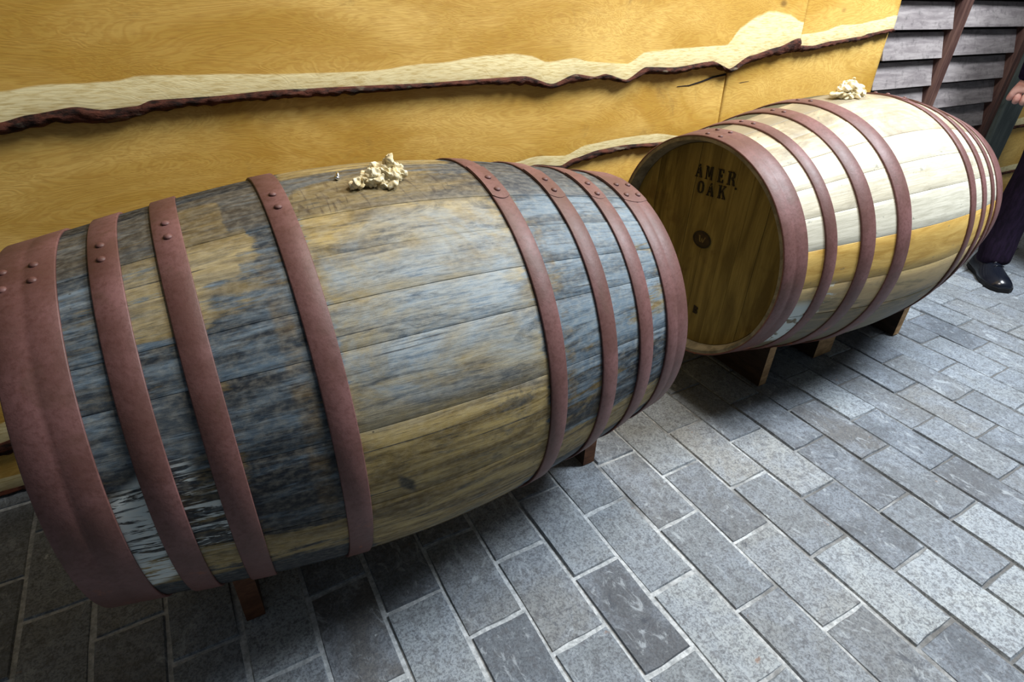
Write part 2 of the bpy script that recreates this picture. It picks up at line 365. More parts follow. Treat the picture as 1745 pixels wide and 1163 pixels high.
for k in range(len(edges) - 1):
    a, b = edges[k], edges[k + 1]; um = (a + b) / 2; idx = k - i0
    ph = 0.325 + 0.045 * (um - 0.9)
    if idx % 2: ph -= 0.099 + 0.012 * (um - 0.9) * 0
    step = 0.2035
    js = []
    q = ph - 8 * step
    while q < WALLY: js.append(q + rg.uniform(-.004, .004)); q += step
    js.append(WALLY + 0.004) if WALLY - js[-1] > 0.03 else js.__setitem__(-1, WALLY + 0.004)
    for c, d in zip(js, js[1:]):
        if d < -1.05: continue
        p = px(um, (c + d) / 2)
        corners = [px(x, y) for x in (a, b) for y in (c, d)]
        vis = any(p2 and -5 < p2[0] < 1750 and -5 < p2[1] < 1168 for p2 in corners)
        cand.append((not vis, p[2] if p else 99, a, b, max(c, -1.09), d, um))
cand.sort()
special = {}
rest_v, rest_f = [], []
gapw = lambda u: interp([(-.5, .0072), (0.6, .0062), (1.1, .0040), (1.8, .0026), (4, .0026)], u)
for n, (nv, dist, a, b, c, d, um) in enumerate(cand):
    g = gapw(um); sx, sy = (b - a) - g, (d - c) - g
    cx, cy = (a + b) / 2 + rg.uniform(-.001, .001), (c + d) / 2
    tone = min(1, max(0, rg.gauss(0.40, 0.20))); br = max(0, rg.gauss(0.10, 0.22)); hz = rg.uniform(-.0018, .0018)
    for (su, sv, t2, b2) in ((1.28, 0.14, 0.8, 0.1), (1.06, 0.53, 0.85, 0.7), (1.0, 0.33, .35, .2), (0.94, 0.63, 0.7, 0.5)):
        if a < su < b and c < sv < d: tone, br = t2, b2
    for (su, sv, t2, b2) in ((1.06, 0.74, .25, .1), (0.945, 0.22, 0.82, 0.1), (0.945, 0.63, 0.85, 0.9)):
        if a < su < b and c < sv < d: tone, br = t2, b2
    if n < 300 and not nv:
        o = bpy.data.objects.new('brick', rg.choice(BM)); COL.objects.link(o); o.parent = floor
        o.scale = (sx, sy, 0.030); o.location = (cx, cy, hz); o.rotation_euler = (rg.uniform(-.004, .004), rg.uniform(-.006, .006), rg.uniform(-.006, .006))
        o.color = (tone, br, 0, 1)
    else:
        me = rg.choice(BM); o0 = len(rest_v)
        rest_v += [(cx + q.co.x * sx, cy + q.co.y * sy, hz + q.co.z * 0.03) for q in me.vertices]
        rest_f += [tuple(o0 + i for i in p.vertices) for p in me.polygons]
far = mesh_obj('outer_bricks', rest_v, rest_f, M_BRICK, floor); far['kind'] = 'stuff'; far.color = (0.42, 0.1, 0, 1)

# ---------------------------------------------------------------- wall of waney-edged oak boards
v, f = box_vf(-1.3, 4.3, WALLY + 0.035, WALLY + 0.11, -0.02, 2.3)
wall = mesh_obj('wall_back', v, f, M_SHADOWGAP); wall['kind'] = 'structure'
def plank(u0, u1, ztop, bb, bt, st, proj=0.022, top=0.0, seed=0, label=None):
    """board with live lower edge; bb/bt = lower/upper edge of the bark, st = upper edge of the sapwood, all (u, z)"""
    n = max(6, int((u1 - u0) / 0.012)); V = []; UV = []; F = []; R = 10
    for i in range(n + 1):
        u = u0 + (u1 - u0) * i / n
        zb = interp(bt, u) + 0.0022 * mn.noise(Vector((u * 40, seed, 1.3))) ; zs = interp(st, u)
        rows = [zb - 0.006, zb, zb + (zs - zb) * .33, zb + (zs - zb) * .66, zs, zs + .04, zs + .09]
        rows = rows + [rows[-1] + (ztop - rows[-1]) * k / 3 for k in (1, 2, 3)]
        for j, z in enumerate(rows):
            fr = (z - zb) / max(.05, ztop - zb)
            y = WALLY - proj + (proj - top) * max(0, min(1, fr)) ** .7
            y += 0.004 * max(0, 1 - (z - zb) / 0.02)                    # rounded arris above the bark
            y += 0.0012 * mn.noise(Vector((u * 5, z * 9, seed)))
            V.append((u, y, z)); UV.append((u, (z - zb) / max(.01, zs - zb)))
    m = len(V)
    for i in range(n):
        for j in range(R - 1):
            a = i * R + j; F.append((a, a + R, a + R + 1, a + 1))
    # back layer and rim
    for (x, y, z) in list(V): V.append((x, WALLY + 0.022, z))
    UV += UV[:]
    for i in range(n):
        for j in range(R - 1):
            a = m + i * R + j; F.append((a, a + 1, a + R + 1, a + R))
        a, b = i * R, (i + 1) * R; F.append((a, m + a, m + b, b)); a, b = i * R + R - 1, (i + 1) * R + R - 1; F.append((a, b, m + b, m + a))
    for j in range(R - 1):
        F.append((j, j + 1, m + j + 1, m + j)); q = n * R + j; F.append((q, m + q, m + q + 1, q + 1))
    o = mesh_obj('plank', V, F, M_OAK, wall, uv=UV)
    for p in o.data.polygons[: n * (R - 1)]: p.use_smooth = True
    # bark strip
    V = []; F = []; K = 6; n2 = max(8, int((u1 - u0) / 0.006))
    for i in range(n2 + 1):
        u = u0 + 0.001 + (u1 - u0 - 0.002) * i / n2; z1 = interp(bt, u) + 0.001; z0 = interp(bb, u)
        z0 -= 0.004 * mn.noise(Vector((u * 55, seed + 4, 0)))
        if z0 > z1 - .006: z0 = z1 - .006
        for j in range(K):
            s = j / (K - 1); z = z1 + (z0 - z1) * s
            bul = math.sin(PI * s) * 0.008
            y = WALLY - proj + 0.0015 - bul + 0.004 * s * s + 0.006 * mn.noise(Vector((u * 60, s * 3, seed + 9)))
            V.append((u, y, z))
        V.append((u, WALLY + 0.010, z0 + 0.002)); V.append((u, WALLY + 0.010, z1))
    KK = K + 2
    for i in range(n2):
        for j in range(KK):
            a = i * KK + j; b = i * KK + (j + 1) % KK; F.append((a, b, b + KK, a + KK))
    F.append(tuple(range(KK))[::-1]); F.append(tuple(n2 * KK + j for j in range(KK)))
    mesh_obj('bark_edge', V, F, M_BARK, o, smooth=True)
    return o
up_bb=[(-1.3,.70),(-0.232,0.696),(-0.148,0.709),(-0.086,0.704),(-0.064,0.704),(-0.014,0.717),(0.058,0.722),(0.161,0.726),(0.273,0.726),(0.395,0.728),(0.514,0.731),(0.637,0.731),(0.73,0.727),(0.806,0.714),(0.855,0.724),(0.944,0.73),(1.025,0.717),(1.086,0.735),(1.183,0.731),(1.279,0.742),(1.324,0.744),(1.392,0.727),(1.45,0.749),(1.548,0.765),(1.656,0.775)]
up_bt=[(-1.3,.72),(-0.226,0.714),(-0.184,0.723),(-0.12,0.731),(-0.084,0.724),(-0.034,0.727),(-0.009,0.735),(0.086,0.736),(0.191,0.741),(0.304,0.741),(0.495,0.74),(0.6,0.742),(0.729,0.744),(0.805,0.724),(0.868,0.743),(0.927,0.735),(0.957,0.74),(1.024,0.724),(1.083,0.751),(1.179,0.747),(1.311,0.758),(1.384,0.737),(1.453,0.767),(1.562,0.787),(1.641,0.808)]
up_st=[(-1.3,.76),(-0.21,0.759),(-0.15,0.766),(-0.054,0.768),(-0.021,0.775),(0.095,0.772),(0.251,0.768),(0.368,0.768),(0.497,0.777),(0.637,0.789),(0.694,0.791),(0.74,0.787),(0.788,0.773),(0.864,0.778),(0.901,0.77),(1.025,0.761),(1.076,0.787),(1.177,0.791),(1.356,0.797),(1.401,0.836),(1.46,0.865),(1.496,0.875),(1.58,0.868),(1.643,0.85)]
u2_bb=[(1.665,0.772),(1.725,0.775),(1.771,0.782),(1.876,0.793),(1.964,0.8),(2.018,0.813),(2.095,0.82)]
u2_bt=[(1.658,0.789),(1.719,0.787),(1.8,0.798),(1.944,0.809),(1.977,0.817),(2.09,0.829)]
u2_st=[(1.65,0.818),(1.75,0.825),(1.834,0.843),(1.907,0.843),(1.993,0.854),(2.086,0.867)]
m_st=[(-1.3,.16),(-.43,.17),(.1,.36),(.5,.5),(0.722,0.554),(0.772,0.562),(0.864,0.555),(0.924,0.575),(1.047,0.583),(1.152,0.584),(1.258,0.569),(1.39,.56)]
m_bt=[(-1.3,.12),(-.43,.128),(.1,.33),(.5,.48),(0.774,0.54),(0.85,0.529),(0.889,0.543),(0.967,0.557),(1.051,0.562),(1.176,0.558),(1.39,.54)]
m_bb=[(-1.3,.09),(-.43,.098),(.1,.31),(.5,.46),(0.774,0.531),(0.867,0.519),(0.904,0.532),(1.019,0.546),(1.086,0.551),(1.197,0.545),(1.39,.52)]
shift = lambda L, du, dz: [(a + du, b + dz) for a, b in L]
EDGE = 2.10
plank(-1.3, 1.649, 1.10, up_bb, up_bt, up_st, 0.024, 0.0, 1)
plank(1.651, EDGE, 1.10, u2_bb, u2_bt, u2_st, 0.020, 0.0, 2)
plank(-1.3, 1.389, 0.80, m_bb, m_bt, m_st, 0.018, 0.004, 3)
plank(1.392, EDGE, 0.83, [(1.38,.50),(1.6,.51),(1.9,.49),(2.1,.5)], [(1.38,.515),(1.6,.525),(1.9,.505),(2.1,.52)], [(1.38,.545),(1.6,.555),(1.9,.54),(2.1,.55)], 0.018, 0.004, 4)
plank(-1.3, 0.5, 0.52, [(-1.3,.004),(.5,.006)], [(-1.3,.008),(.5,.010)], [(-1.3,.042),(-.3,.044),(.5,.05)], 0.012, 0.006, 5)
plank(0.503, EDGE, 0.62, [(.5,.004),(2.1,.005)], [(.5,.01),(1.2,.012),(2.1,.01)], [(.5,.04),(1.3,.05),(2.1,.045)], 0.012, 0.006, 6)
# upper tiers above the frame
plank(-1.3, 0.9, 1.56, shift(up_bb, -.5, .35), shift(up_bt, -.5, .35), shift(up_st, -.5, .35), 0.024, 0.0, 7)
plank(0.902, EDGE, 1.56, shift(up_bb, .9, .35), shift(up_bt, .9, .35), shift(up_st, .9, .35), 0.024, 0.0, 8)
plank(-1.3, EDGE, 2.2, shift(up_bb, .6, .80), shift(up_bt, .6, .80), shift(up_st, .6, .80), 0.024, 0.0, 9)
# boards right of the dark panel, seen beyond the post
fl = lambda z: [(3.2, z), (4.3, z)]
plank(3.215, 4.3, 1.1, fl(.72), fl(.735), fl(.78), 0.022, 0, 10)
plank(3.215, 4.3, 0.76, [(3.2,.428),(3.45,.432),(4.3,.44)], [(3.2,.441),(3.45,.444),(4.3,.455)], [(3.2,.468),(3.36,.478),(4.3,.49)], 0.020, 0.002, 11)
plank(3.215, 4.3, 0.48, fl(.21), fl(.222), [(3.2,.25),(4.3,.26)], 0.016, 0.004, 12)
plank(3.215, 4.3, 0.26, fl(.005), fl(.012), fl(.05), 0.010, 0.006, 13)
plank(3.215, 4.3, 1.5, fl(1.05), fl(1.065), fl(1.11), 0.022, 0, 14)
plank(3.215, 4.3, 2.2, fl(1.46), fl(1.475), fl(1.52), 0.022, 0, 15)
# thin drying checks beside the lower board joint
def check(pts, w, y):
    V = []; F = []
    for i, (u, z) in enumerate(pts):
        ww = w * (0.25 + 0.75 * i / (len(pts) - 1)); V += [(u, y, z + ww), (u, y, z - ww), (u, y + .006, z - ww), (u, y + .006, z + ww)]
    for i in range(len(pts) - 1):
        a = i * 4
        for j in range(4): F.append((a + j, a + (j + 1) % 4, a + 4 + (j + 1) % 4, a + 4 + j))
    F += [(3, 2, 1, 0), tuple(len(V) - 4 + j for j in range(4))]
    return mesh_obj('drying_crack', V, F, M_SHADOWGAP, wall)
check([(1.211,.699),(1.255,.700),(1.295,.707),(1.34,.717),(1.387,.722)], .0024, WALLY - .0095)
check([(1.487,.700),(1.46,.698),(1.43,.694),(1.394,.695)], .0022, WALLY - .0085)

# dark weatherboard panel
v, f = box_vf(EDGE, 3.2, WALLY + 0.02, WALLY + 0.034, 0.0, 2.2)
panel = mesh_obj('wall_right', v, f, M_SHADOWGAP); panel['kind'] = 'structure'
def weatherboard(x0, x1, z0, h=0.090):
    lap = -0.008; d = 0.015
    V = [(x0, WALLY - d, z0), (x1, WALLY - d, z0), (x1, WALLY + .010, z0 + h + lap), (x0, WALLY + .010, z0 + h + lap),
         (x0, WALLY + .004, z0 + .002), (x1, WALLY + .004, z0 + .002), (x1, WALLY + .019, z0 + h + lap), (x0, WALLY + .019, z0 + h + lap)]
    F = [(0,1,2,3),(4,7,6,5),(0,4,5,1),(3,2,6,7),(0,3,7,4),(1,5,6,2)]
    o = mesh_obj('weatherboard', V, F, M_WEATHER, panel); bevel(o, 0.0012, 1); return o
z = 0.012
while z < 2.1:
    weatherboard(EDGE + .002, 2.470, z); weatherboard(2.500, 2.972, z + 0.006); z += 0.0904
def batten(x0, x1, y0, name='batten', mat=M_BATTEN, z1=2.2, grooves=True):
    w = x1 - x0
    if grooves:
        prof = [(0, .012), (.08, 0), (.42, 0), (.48, .006), (.52, .006), (.58, 0), (.92, 0), (1, .012)]
    else: prof = [(0, .006), (.06, 0), (.94, 0), (1, .006)]
    P = [(x0 + a * w, y0 + b) for a, b in prof] + [(x1, WALLY + .018), (x0, WALLY + .018)]
    n = len(P); V = [(a, b, 0.002) for a, b in P] + [(a, b, z1) for a, b in P]
    F = [(i, (i + 1) % n, n + (i + 1) % n, n + i) for i in range(n)] + [tuple(range(n))[::-1], tuple(range(n, 2 * n))]
    return mesh_obj(name, V, F, mat, panel)
batten(2.456, 2.512, WALLY - .023)
batten(2.972, 3.03, WALLY - .026)
pv = batten(3.03, 3.205, WALLY - .045, 'post', M_POST, 2.2, False)

# ---------------------------------------------------------------- barrels
def polyv(co, t):
    r = 0.0
    for c in co: r = r * t + c
    return r
def make_barrel(name, loc, az, zc, co, tends, hoops, bounds, mat, label, group, rivets, lapth, lowest_tone):
    t0, t1 = tends
    R = lambda t: polyv(co, t)
    root = empty(name, loc, az); tag(root, label, 'barrel', group)
    pos = lambda t, th, r: (t, -math.sin(th) * r, zc + math.cos(th) * r)
    # staves
    NS = 26
    for k in range(len(bounds) - 1):
        a, b = math.radians(bounds[k]), math.radians(bounds[k + 1]); g = 0.0014
        nth = 4; V = []; UV = []; F = []
        rk = random.Random(k * 7 + len(name)); dr = rk.uniform(-.0005, .0005)
        rows = []
        for i in range(NS + 1):
            t = t0 + (t1 - t0) * i / NS
            rw = R(t) - 0.0032 + dr
            ring = []
            gg = g * 0.5
            ths = [a + gg * .4, a + gg + .003] + [a + (b - a) * q / (nth) for q in range(1, nth)] + [b - gg - .003, b - gg * .4]
            for q, th in enumerate(ths):
                rr = rw - (0.0005 if q in (0, len(ths) - 1) else 0)
                ring.append((t, th, rr))
            rows.append(ring)
        nr = len(rows[0])
        # chime: end row, bevel, croze
        def inner(i):
            t = t0 + (t1 - t0) * i / NS
            d = min(t - t0, t1 - t)
            thick = 0.0105 + min(1, d / 0.03) * 0.0125
            return thick
        idx = {}
        for i, ring in enumerate(rows):
            for q, (t, th, rr) in enumerate(ring): idx[(i, q, 0)] = len(V); V.append(pos(t, th, rr)); UV.append((t, math.degrees(th) / 100))
        for i, ring in enumerate(rows):
            for q, (t, th, rr) in enumerate(ring): idx[(i, q, 1)] = len(V); V.append(pos(t, th, R(t) - inner(i))); UV.append((t, math.degrees(th) / 100))
        for i in range(NS):
            for q in range(nr - 1):
                F.append((idx[i,q,0], idx[i,q+1,0], idx[i+1,q+1,0], idx[i+1,q,0]))
                F.append((idx[i,q,1], idx[i+1,q,1], idx[i+1,q+1,1], idx[i,q+1,1]))
            F.append((idx[i,0,0], idx[i+1,0,0], idx[i+1,0,1], idx[i,0,1])); q = nr - 1
            F.append((idx[i,q,0], idx[i,q,1], idx[i+1,q,1], idx[i+1,q,0]))
        nb = len(F)
        for q in range(nr - 1):
            F.append((idx[0,q,0], idx[0,q,1], idx[0,q+1,1], idx[0,q+1,0])); F.append((idx[NS,q,0], idx[NS,q+1,0], idx[NS,q+1,1], idx[NS,q,1]))
        o = mesh_obj('stave', V, F, mat, root, uv=UV)
        o.data.materials.append(M_CHIME)
        for n_, p in enumerate(o.data.polygons):
            p.use_smooth = n_ < nb
            if n_ >= nb: p.material_index = 1
        # inside faces at the chimes show grey end grain
        for n_ in range(nb):
            if n_ % (2 * (nr - 1) + 2) < 2 * (nr - 1) and (n_ % (2 * (nr - 1) + 2)) % 2 == 1: o.data.polygons[n_].material_index = 1
        mid = (bounds[k] + bounds[k + 1]) / 2
        if lowest_tone:
            if mid > 180: mid -= 360
            if 72 < mid < 89: tone, grime = 1.0, 0.0
            elif 89 <= mid < 106: tone, grime = 0.72, 0.15
            elif 106 <= mid: tone, grime = 0.85, 0.4
            elif mid < 10: tone, grime = 0.45, 1.0
            elif mid < 34: tone, grime = 0.28, 0.55
            elif mid < 60: tone, grime = 0.10, 0.15
            else: tone, grime = 0.0, 0.0
            o.color = (tone, grime, 0, 1)
        else: o.color = (rk.random(), 0, 0, 1)
    # hoops
    for hi, (h0, h1) in enumerate(hoops):
        wide = (h1 - h0) > 0.045
        N = 120; ts = [h0, h0 + .0012, (h0 + h1) / 2, h1 - .0012, h1]
        if wide: ts = [h0, h0 + .0012, h0 + (h1 - h0) * .45, h0 + (h1 - h0) * .5, h0 + (h1 - h0) * .55, h1 - .0012, h1]
        V = []; F = []; K = len(ts)
        rj = random.Random(hi)
        for i in range(N):
            th = 2 * PI * i / N
            for j, t in enumerate(ts):
                e = 0.0009 if j in (0, K - 1) else 0
                if wide and j == 3: e = 0.0007
                V.append(pos(t, th, R(t) + 0.0006 - e + 0.0004 * math.sin(th * 5 + hi)))
            for j in (K - 1, 0): V.append(pos(ts[j], th, R(ts[j]) - 0.0034))
        KK = K + 2
        for i in range(N):
            for j in range(KK):
                a = i * KK + j; b = i * KK + (j + 1) % KK; c = ((i + 1) % N) * KK + (j + 1) % KK; d = ((i + 1) % N) * KK + j
                F.append((a, d, c, b))
        h = mesh_obj('hoop', V, F, M_HOOP, root, smooth=True)
        # lapped riveted end
        if hi < 4:
            lapth_on = False
        else: lapth_on = True
        la, lb = math.radians(lapth[0]), math.radians(lapth[1] + (1.3 if wide else 0))
        V = []; F = []; NL = 14; ncol = 7
        for lay in (0.0016, -0.0008):
            for i in range(NL + 1):
                for j in range(ncol):
                    s = j / (ncol - 1); t = h0 + .0004 + (h1 - h0 - .0008) * s
                    end = lb + 0.025 * (1 - (2 * s - 1) ** 2)
                    th = la + (end - la) * i / NL; V.append(pos(t, th, R(t) + lay))
        n0 = (NL + 1) * ncol
        for i in range(NL):
            for j in range(ncol - 1):
                a = i * ncol + j; F.append((a, a + ncol, a + ncol + 1, a + 1)); F.append((n0 + a, n0 + a + 1, n0 + a + ncol + 1, n0 + a + ncol))
        ring = [i * ncol for i in range(NL + 1)] + [NL * ncol + j for j in range(1, ncol)] + [i * ncol + ncol - 1 for i in range(NL - 1, -1, -1)] + [j for j in range(ncol - 2, 0, -1)]
        for a, b in zip(ring, ring[1:] + ring[:1]): F.append((a, n0 + a, n0 + b, b))
        if lapth_on: mesh_obj('lapped_end', V, F, M_HOOP, h)
        for (rt, rth) in rivets[hi]:
            V = []; F = []; th0 = math.radians(rth); rr = 0.0052; n8 = 12
            nrm = Vector((0, -math.sin(th0), math.cos(th0))); tng = Vector((0, -math.cos(th0), -math.sin(th0))); ax = Vector((1, 0, 0))
            c0 = Vector(pos(rt, th0, R(rt) + (0.0018 if lapth_on else 0.0006)))
            for (ra, hh) in ((1, 0), (.92, .0013), (.6, .0026)):
                for i in range(n8):
                    an = 2 * PI * i / n8; V.append(c0 + (ax * math.cos(an) + tng * math.sin(an)) * rr * ra + nrm * hh)
            V.append(c0 + nrm * .0031)
            for l in range(2):
                for i in range(n8): F.append((l*n8+i, l*n8+(i+1)%n8, (l+1)*n8+(i+1)%n8, (l+1)*n8+i))
            for i in range(n8): F.append((2*n8+i, 2*n8+(i+1)%n8, 3*n8))
            F.append(tuple(range(n8))[::-1])
            mesh_obj('rivet', V, F, M_HOOP, h, smooth=True)
    # heads
    heads = []
    for side, t in ((-1, t0 + .030), (1, t1 - .030)):
        rh = R(t) - 0.0225
        hd = empty('head', (t, 0, zc)); hd.parent = root
        cuts = [-rh, -.165, -.108, -.045, .012, .068, .112, .165, rh]
        for k in range(len(cuts) - 1):
            y0, y1 = cuts[k] + .0004, cuts[k + 1] - .0004; n = 8; top = []; bot = []
            for i in range(n + 1):
                y = y0 + (y1 - y0) * i / n; zz = math.sqrt(max(0, rh * rh - y * y)); top.append((y, zz)); bot.append((y, -zz))
            loop = top + bot[::-1]; dx = random.Random(k).uniform(0, .0010)
            # toward camera is -Y in the barrel frame, so flip: y counts towards the camera
            V = [(side * (0.0 + dx), -y, z) for y, z in loop] + [(-side * .016, -y, z) for y, z in loop]; m = len(loop)
            F = [tuple(range(m)), tuple(range(m, 2 * m))[::-1]] + [(i, m + i, m + (i + 1) % m, (i + 1) % m) for i in range(m)]
            ob = mesh_obj('head_board', V, F, M_HEAD, hd)
            bm = bmesh.new(); bm.from_mesh(ob.data); bmesh.ops.remove_doubles(bm, verts=bm.verts, dist=1e-5); bmesh.ops.recalc_face_normals(bm, faces=bm.faces); bm.to_mesh(ob.data); bm.free()
        heads.append(hd)
    return root, heads
co1 = [0.47230233, -0.00411354, -0.392795, -0.00156127, 0.31098931]
co2 = [0.57746361, -0.16960647, -0.44123339, 0.02049999, 0.3187228]
B1H = [(-.4415,-.3776),(-.3454,-.3132),(-.2760,-.2443),(-.1468,-.1149),(.1572,.1874),(.2597,.2919),(.3445,.3769),(.4139,.4685)]
B2H = [(-.4530,-.3904),(-.3441,-.3148),(-.2501,-.2113),(-.1464,-.1049),(.1454,.1761),(.2300,.2594),(.3148,.3435),(.3836,.4572)]
rv1 = [[(-.399,10.4),(-.400,16.6),(-.430,9.9),(-.429,17.0)],[(-.331,10.5),(-.331,16.3)],[(-.2595,8.9),(-.2595,14.9)],[(-.131,7.6),(-.131,13.8)],
       [(.173,11.5),(.172,17.8)],[(.277,11.5),(.275,18.0)],[(.3615,12.4),(.361,19.0)],[(.429,11.5),(.428,18.8),(.457,11.2),(.456,18.6)]]
rv2 = [[(-.403,-6.7),(-.403,1.2),(-.438,-5.5),(-.437,2.3)],[(-.329,-6.7),(-.329,0.1)],[(-.231,-6.3),(-.231,-.4)],[(-.126,-9.0),(-.126,-2.8)],
       [(.161,-6),(.161,0)],[(.245,-6),(.245,0)],[(.329,-6),(.329,0)],[(.405,-6),(.405,1),(.440,-6),(.440,1)]]
bd1 = [-3, 19.5, 32, 44, 55, 74, 96, 112]
rest = [112 + (357 - 112) * i / 15 for i in range(1, 16)]
bd1 = bd1 + [r + (3 if i % 2 else -1) * (i < 14) for i, r in enumerate(rest)]
bd2 = [-9, 6, 19, 32, 45, 58, 72.3, 89.5, 106]
rest = [106 + (351 - 106) * i / 15 for i in range(1, 16)]
bd2 = bd2 + [r + (2.5 if i % 2 else -1) * (i < 14) for i, r in enumerate(rest)]
B1P = Vector((0.23146, 0.83014, 0.0)); B1Z = 0.38173; B1A = math.radians(-0.64)
B2P = Vector((1.46072, 0.89785, 0.0)); B2Z = 0.39779; B2A = math.radians(0.417)
r1 = 0.311; r2 = 0.319
GB = None
b1, heads1 = make_barrel('barrel', (B1P.x, B1P.y, B1Z - r1), B1A, r1, co1, (-.4415, .4685), B1H, bd1, M_OLD,
    'dark weathered barrel stained blue-black, nearest, lying on its side against the yellow wall', GB, rv1, (3, 20.3), False)
b2, heads2 = make_barrel('barrel', (B2P.x, B2P.y, B2Z - r2), B2A, r2, co2, (-.4530, .4572), B2H, bd2, M_NEW,
    'pale oak barrel showing its stencilled round head, lying behind the dark barrel', GB, rv2, (-14, 8.5), True)

# stencil lettering on the pale barrel's near head
GL = {
 'A': [[(0,0),(.34,0),(.34,.07),(0,.07)], [(.10,.07),(.22,.07),(.40,.62),(.34,.74)], [(.38,.82),(.50,1),(.62,1),(.62,.9),(.46,.78)], [(.50,.62),(.64,.80),(.96,.07),(.72,.07)], [(.62,0),(1,0),(1,.07),(.62,.07)], [(.36,.28),(.58,.28),(.55,.38),(.40,.38)]],
 'M': [[(0,0),(.26,0),(.26,.07),(0,.07)], [(.09,.07),(.17,.07),(.17,.93),(.09,.93)], [(0,.93),(.24,.93),(.24,1),(0,1)], [(.24,.95),(.36,.95),(.52,.20),(.44,.20)], [(.54,.20),(.60,.20),(.74,.90),(.66,.95)], [(.78,.07),(.94,.07),(.94,.93),(.78,.93)], [(.72,0),(1,0),(1,.07),(.72,.07)], [(.76,.93),(1,.93),(1,1),(.76,1)]],
 'E': [[(0,0),(.40,0),(.40,.08),(0,.08)], [(.12,.08),(.36,.08),(.36,.92),(.12,.92)], [(0,.92),(.40,.92),(.40,1),(0,1)], [(.46,0),(.9,0),(.9,.26),(.80,.26),(.76,.09),(.46,.09)], [(.46,.91),(.76,.91),(.80,.74),(.88,.74),(.88,1),(.46,1)], [(.44,.45),(.66,.38),(.66,.64),(.44,.55)]],
 'R': [[(0,0),(.40,0),(.40,.08),(0,.08)], [(.12,.08),(.34,.08),(.34,.92),(.12,.92)], [(0,.92),(.40,.92),(.40,1),(0,1)], [(.46,.92),(.46,1),(.72,1),(.92,.86),(.92,.64),(.72,.50),(.46,.50),(.46,.57),(.62,.60),(.68,.70),(.68,.82),(.62,.90)], [(.52,.46),(.74,.46),(.90,.30),(.94,.08),(1,.08),(1,0),(.80,0),(.70,.10),(.68,.32),(.60,.40),(.52,.40)]],
 'O': [[(.44,.98),(.44,.88),(.28,.78),(.26,.5),(.28,.22),(.44,.12),(.44,.02),(.20,.08),(.04,.3),(.04,.7),(.20,.92)], [(.56,.98),(.80,.92),(.96,.7),(.96,.3),(.80,.08),(.56,.02),(.56,.12),(.72,.22),(.74,.5),(.72,.78),(.56,.88)]],
 'K': [[(0,0),(.38,0),(.38,.08),(0,.08)], [(.10,.08),(.32,.08),(.32,.92),(.10,.92)], [(0,.92),(.38,.92),(.38,1),(0,1)], [(.38,.42),(.48,.50),(.86,.92),(.96,.92),(.96,1),(.62,1),(.62,.92),(.70,.90),(.38,.54)], [(.48,.46),(.62,.60),(1,.08),(1,0),(.60,0),(.60,.08),(.72,.09)]],
 '.': [[(.1,0),(.5,0),(.5,.18),(.1,.18)]],
 'B': [[(0,0),(.40,0),(.40,1),(0,1)], [(.46,1),(.85,.95),(.95,.75),(.80,.56),(.46,.54)], [(.46,.48),(.85,.46),(1,.25),(.85,.03),(.46,0)]],
 'W': [[(0,1),(.22,1),(.34,.1),(.2,.1)], [(.34,.1),(.44,.1),(.56,.8),(.46,.8)], [(.46,.8),(.56,.8),(.68,.1),(.58,.1)], [(.58,.1),(.72,.1),(1,1),(.84,1)]]}
def head_flat(polys, name, mat, parent, x=-0.0024):
    """polys in (towards-camera, up) metres on the head plane"""
    V = []; F = []
    for P in polys:
        o0 = len(V); n = len(P)
        V += [(x, -a, b) for a, b in P] + [(x + .0018, -a, b) for a, b in P]
        F.append(tuple(o0 + i for i in range(n))[::-1]); F.append(tuple(o0 + n + i for i in range(n)))
        F += [(o0 + i, o0 + (i + 1) % n, o0 + n + (i + 1) % n, o0 + n + i) for i in range(n)]
    o = mesh_obj(name, V, F, mat, parent)
    bm = bmesh.new(); bm.from_mesh(o.data); bmesh.ops.recalc_face_normals(bm, faces=bm.faces); bmesh.ops.triangulate(bm, faces=bm.faces); bm.to_mesh(o.data); bm.free()
    return o
def glyph(ch, cx, cy, w, h, rot=0.0):
    out = []
    for P in GL[ch]:
        out.append([(cx + (a - .5) * w * math.cos(rot) - (b - .5) * h * math.sin(rot), cy + (a - .5) * w * math.sin(rot) + (b - .5) * h * math.cos(rot)) for a, b in P])
    return out
for ch, cx, cy, w in (('A', -.040, .1745, .020), ('M', -.010, .1765, .020), ('E', .024, .1790, .0175), ('R', .053, .1810, .021), ('.', .071, .1720, .010),
                      ('O', -.026, .1400, .020), ('A', .003, .1425, .020), ('K', .036, .1460, .021)):
    hh = .029 if ch != '.' else .020
    head_flat(glyph(ch, cx, cy, w, hh, .09), 'stencil_letter', M_INK, heads2[0])
head_flat(glyph('B', .038, -.151, .014, .020), 'stencil_letter', M_INK, heads2[0])
ell = lambda cx, cy, a, b, n=28: [(cx + a * math.cos(2*PI*i/n), cy + b * math.sin(2*PI*i/n)) for i in range(n)]
head_flat([ell(.010, .025, .0265, .0195)], 'round_stamp', M_STAMP, heads2[0], -.0022)
def ringpolys(cx, cy, a, b, w, n=28):
    o_ = ell(cx, cy, a, b, n); i_ = ell(cx, cy, a - w, b - w, n)
    return [[o_[k], o_[(k+1) % n], i_[(k+1) % n], i_[k]] for k in range(n)]
head_flat(ringpolys(.010, .025, .0272, .0202, .0036), 'stamp_ring', M_INK, heads2[0], -.0028)
M_STAMPL = mat_simple('stamp_mark_tan', lin(92, 76, 42), lin(112, 94, 54), (90, 90, 90), 0.8, 0.1)
head_flat(glyph('W', .011, .025, .022, .017), 'stamp_mark', M_STAMPL, heads2[0], -.0028)

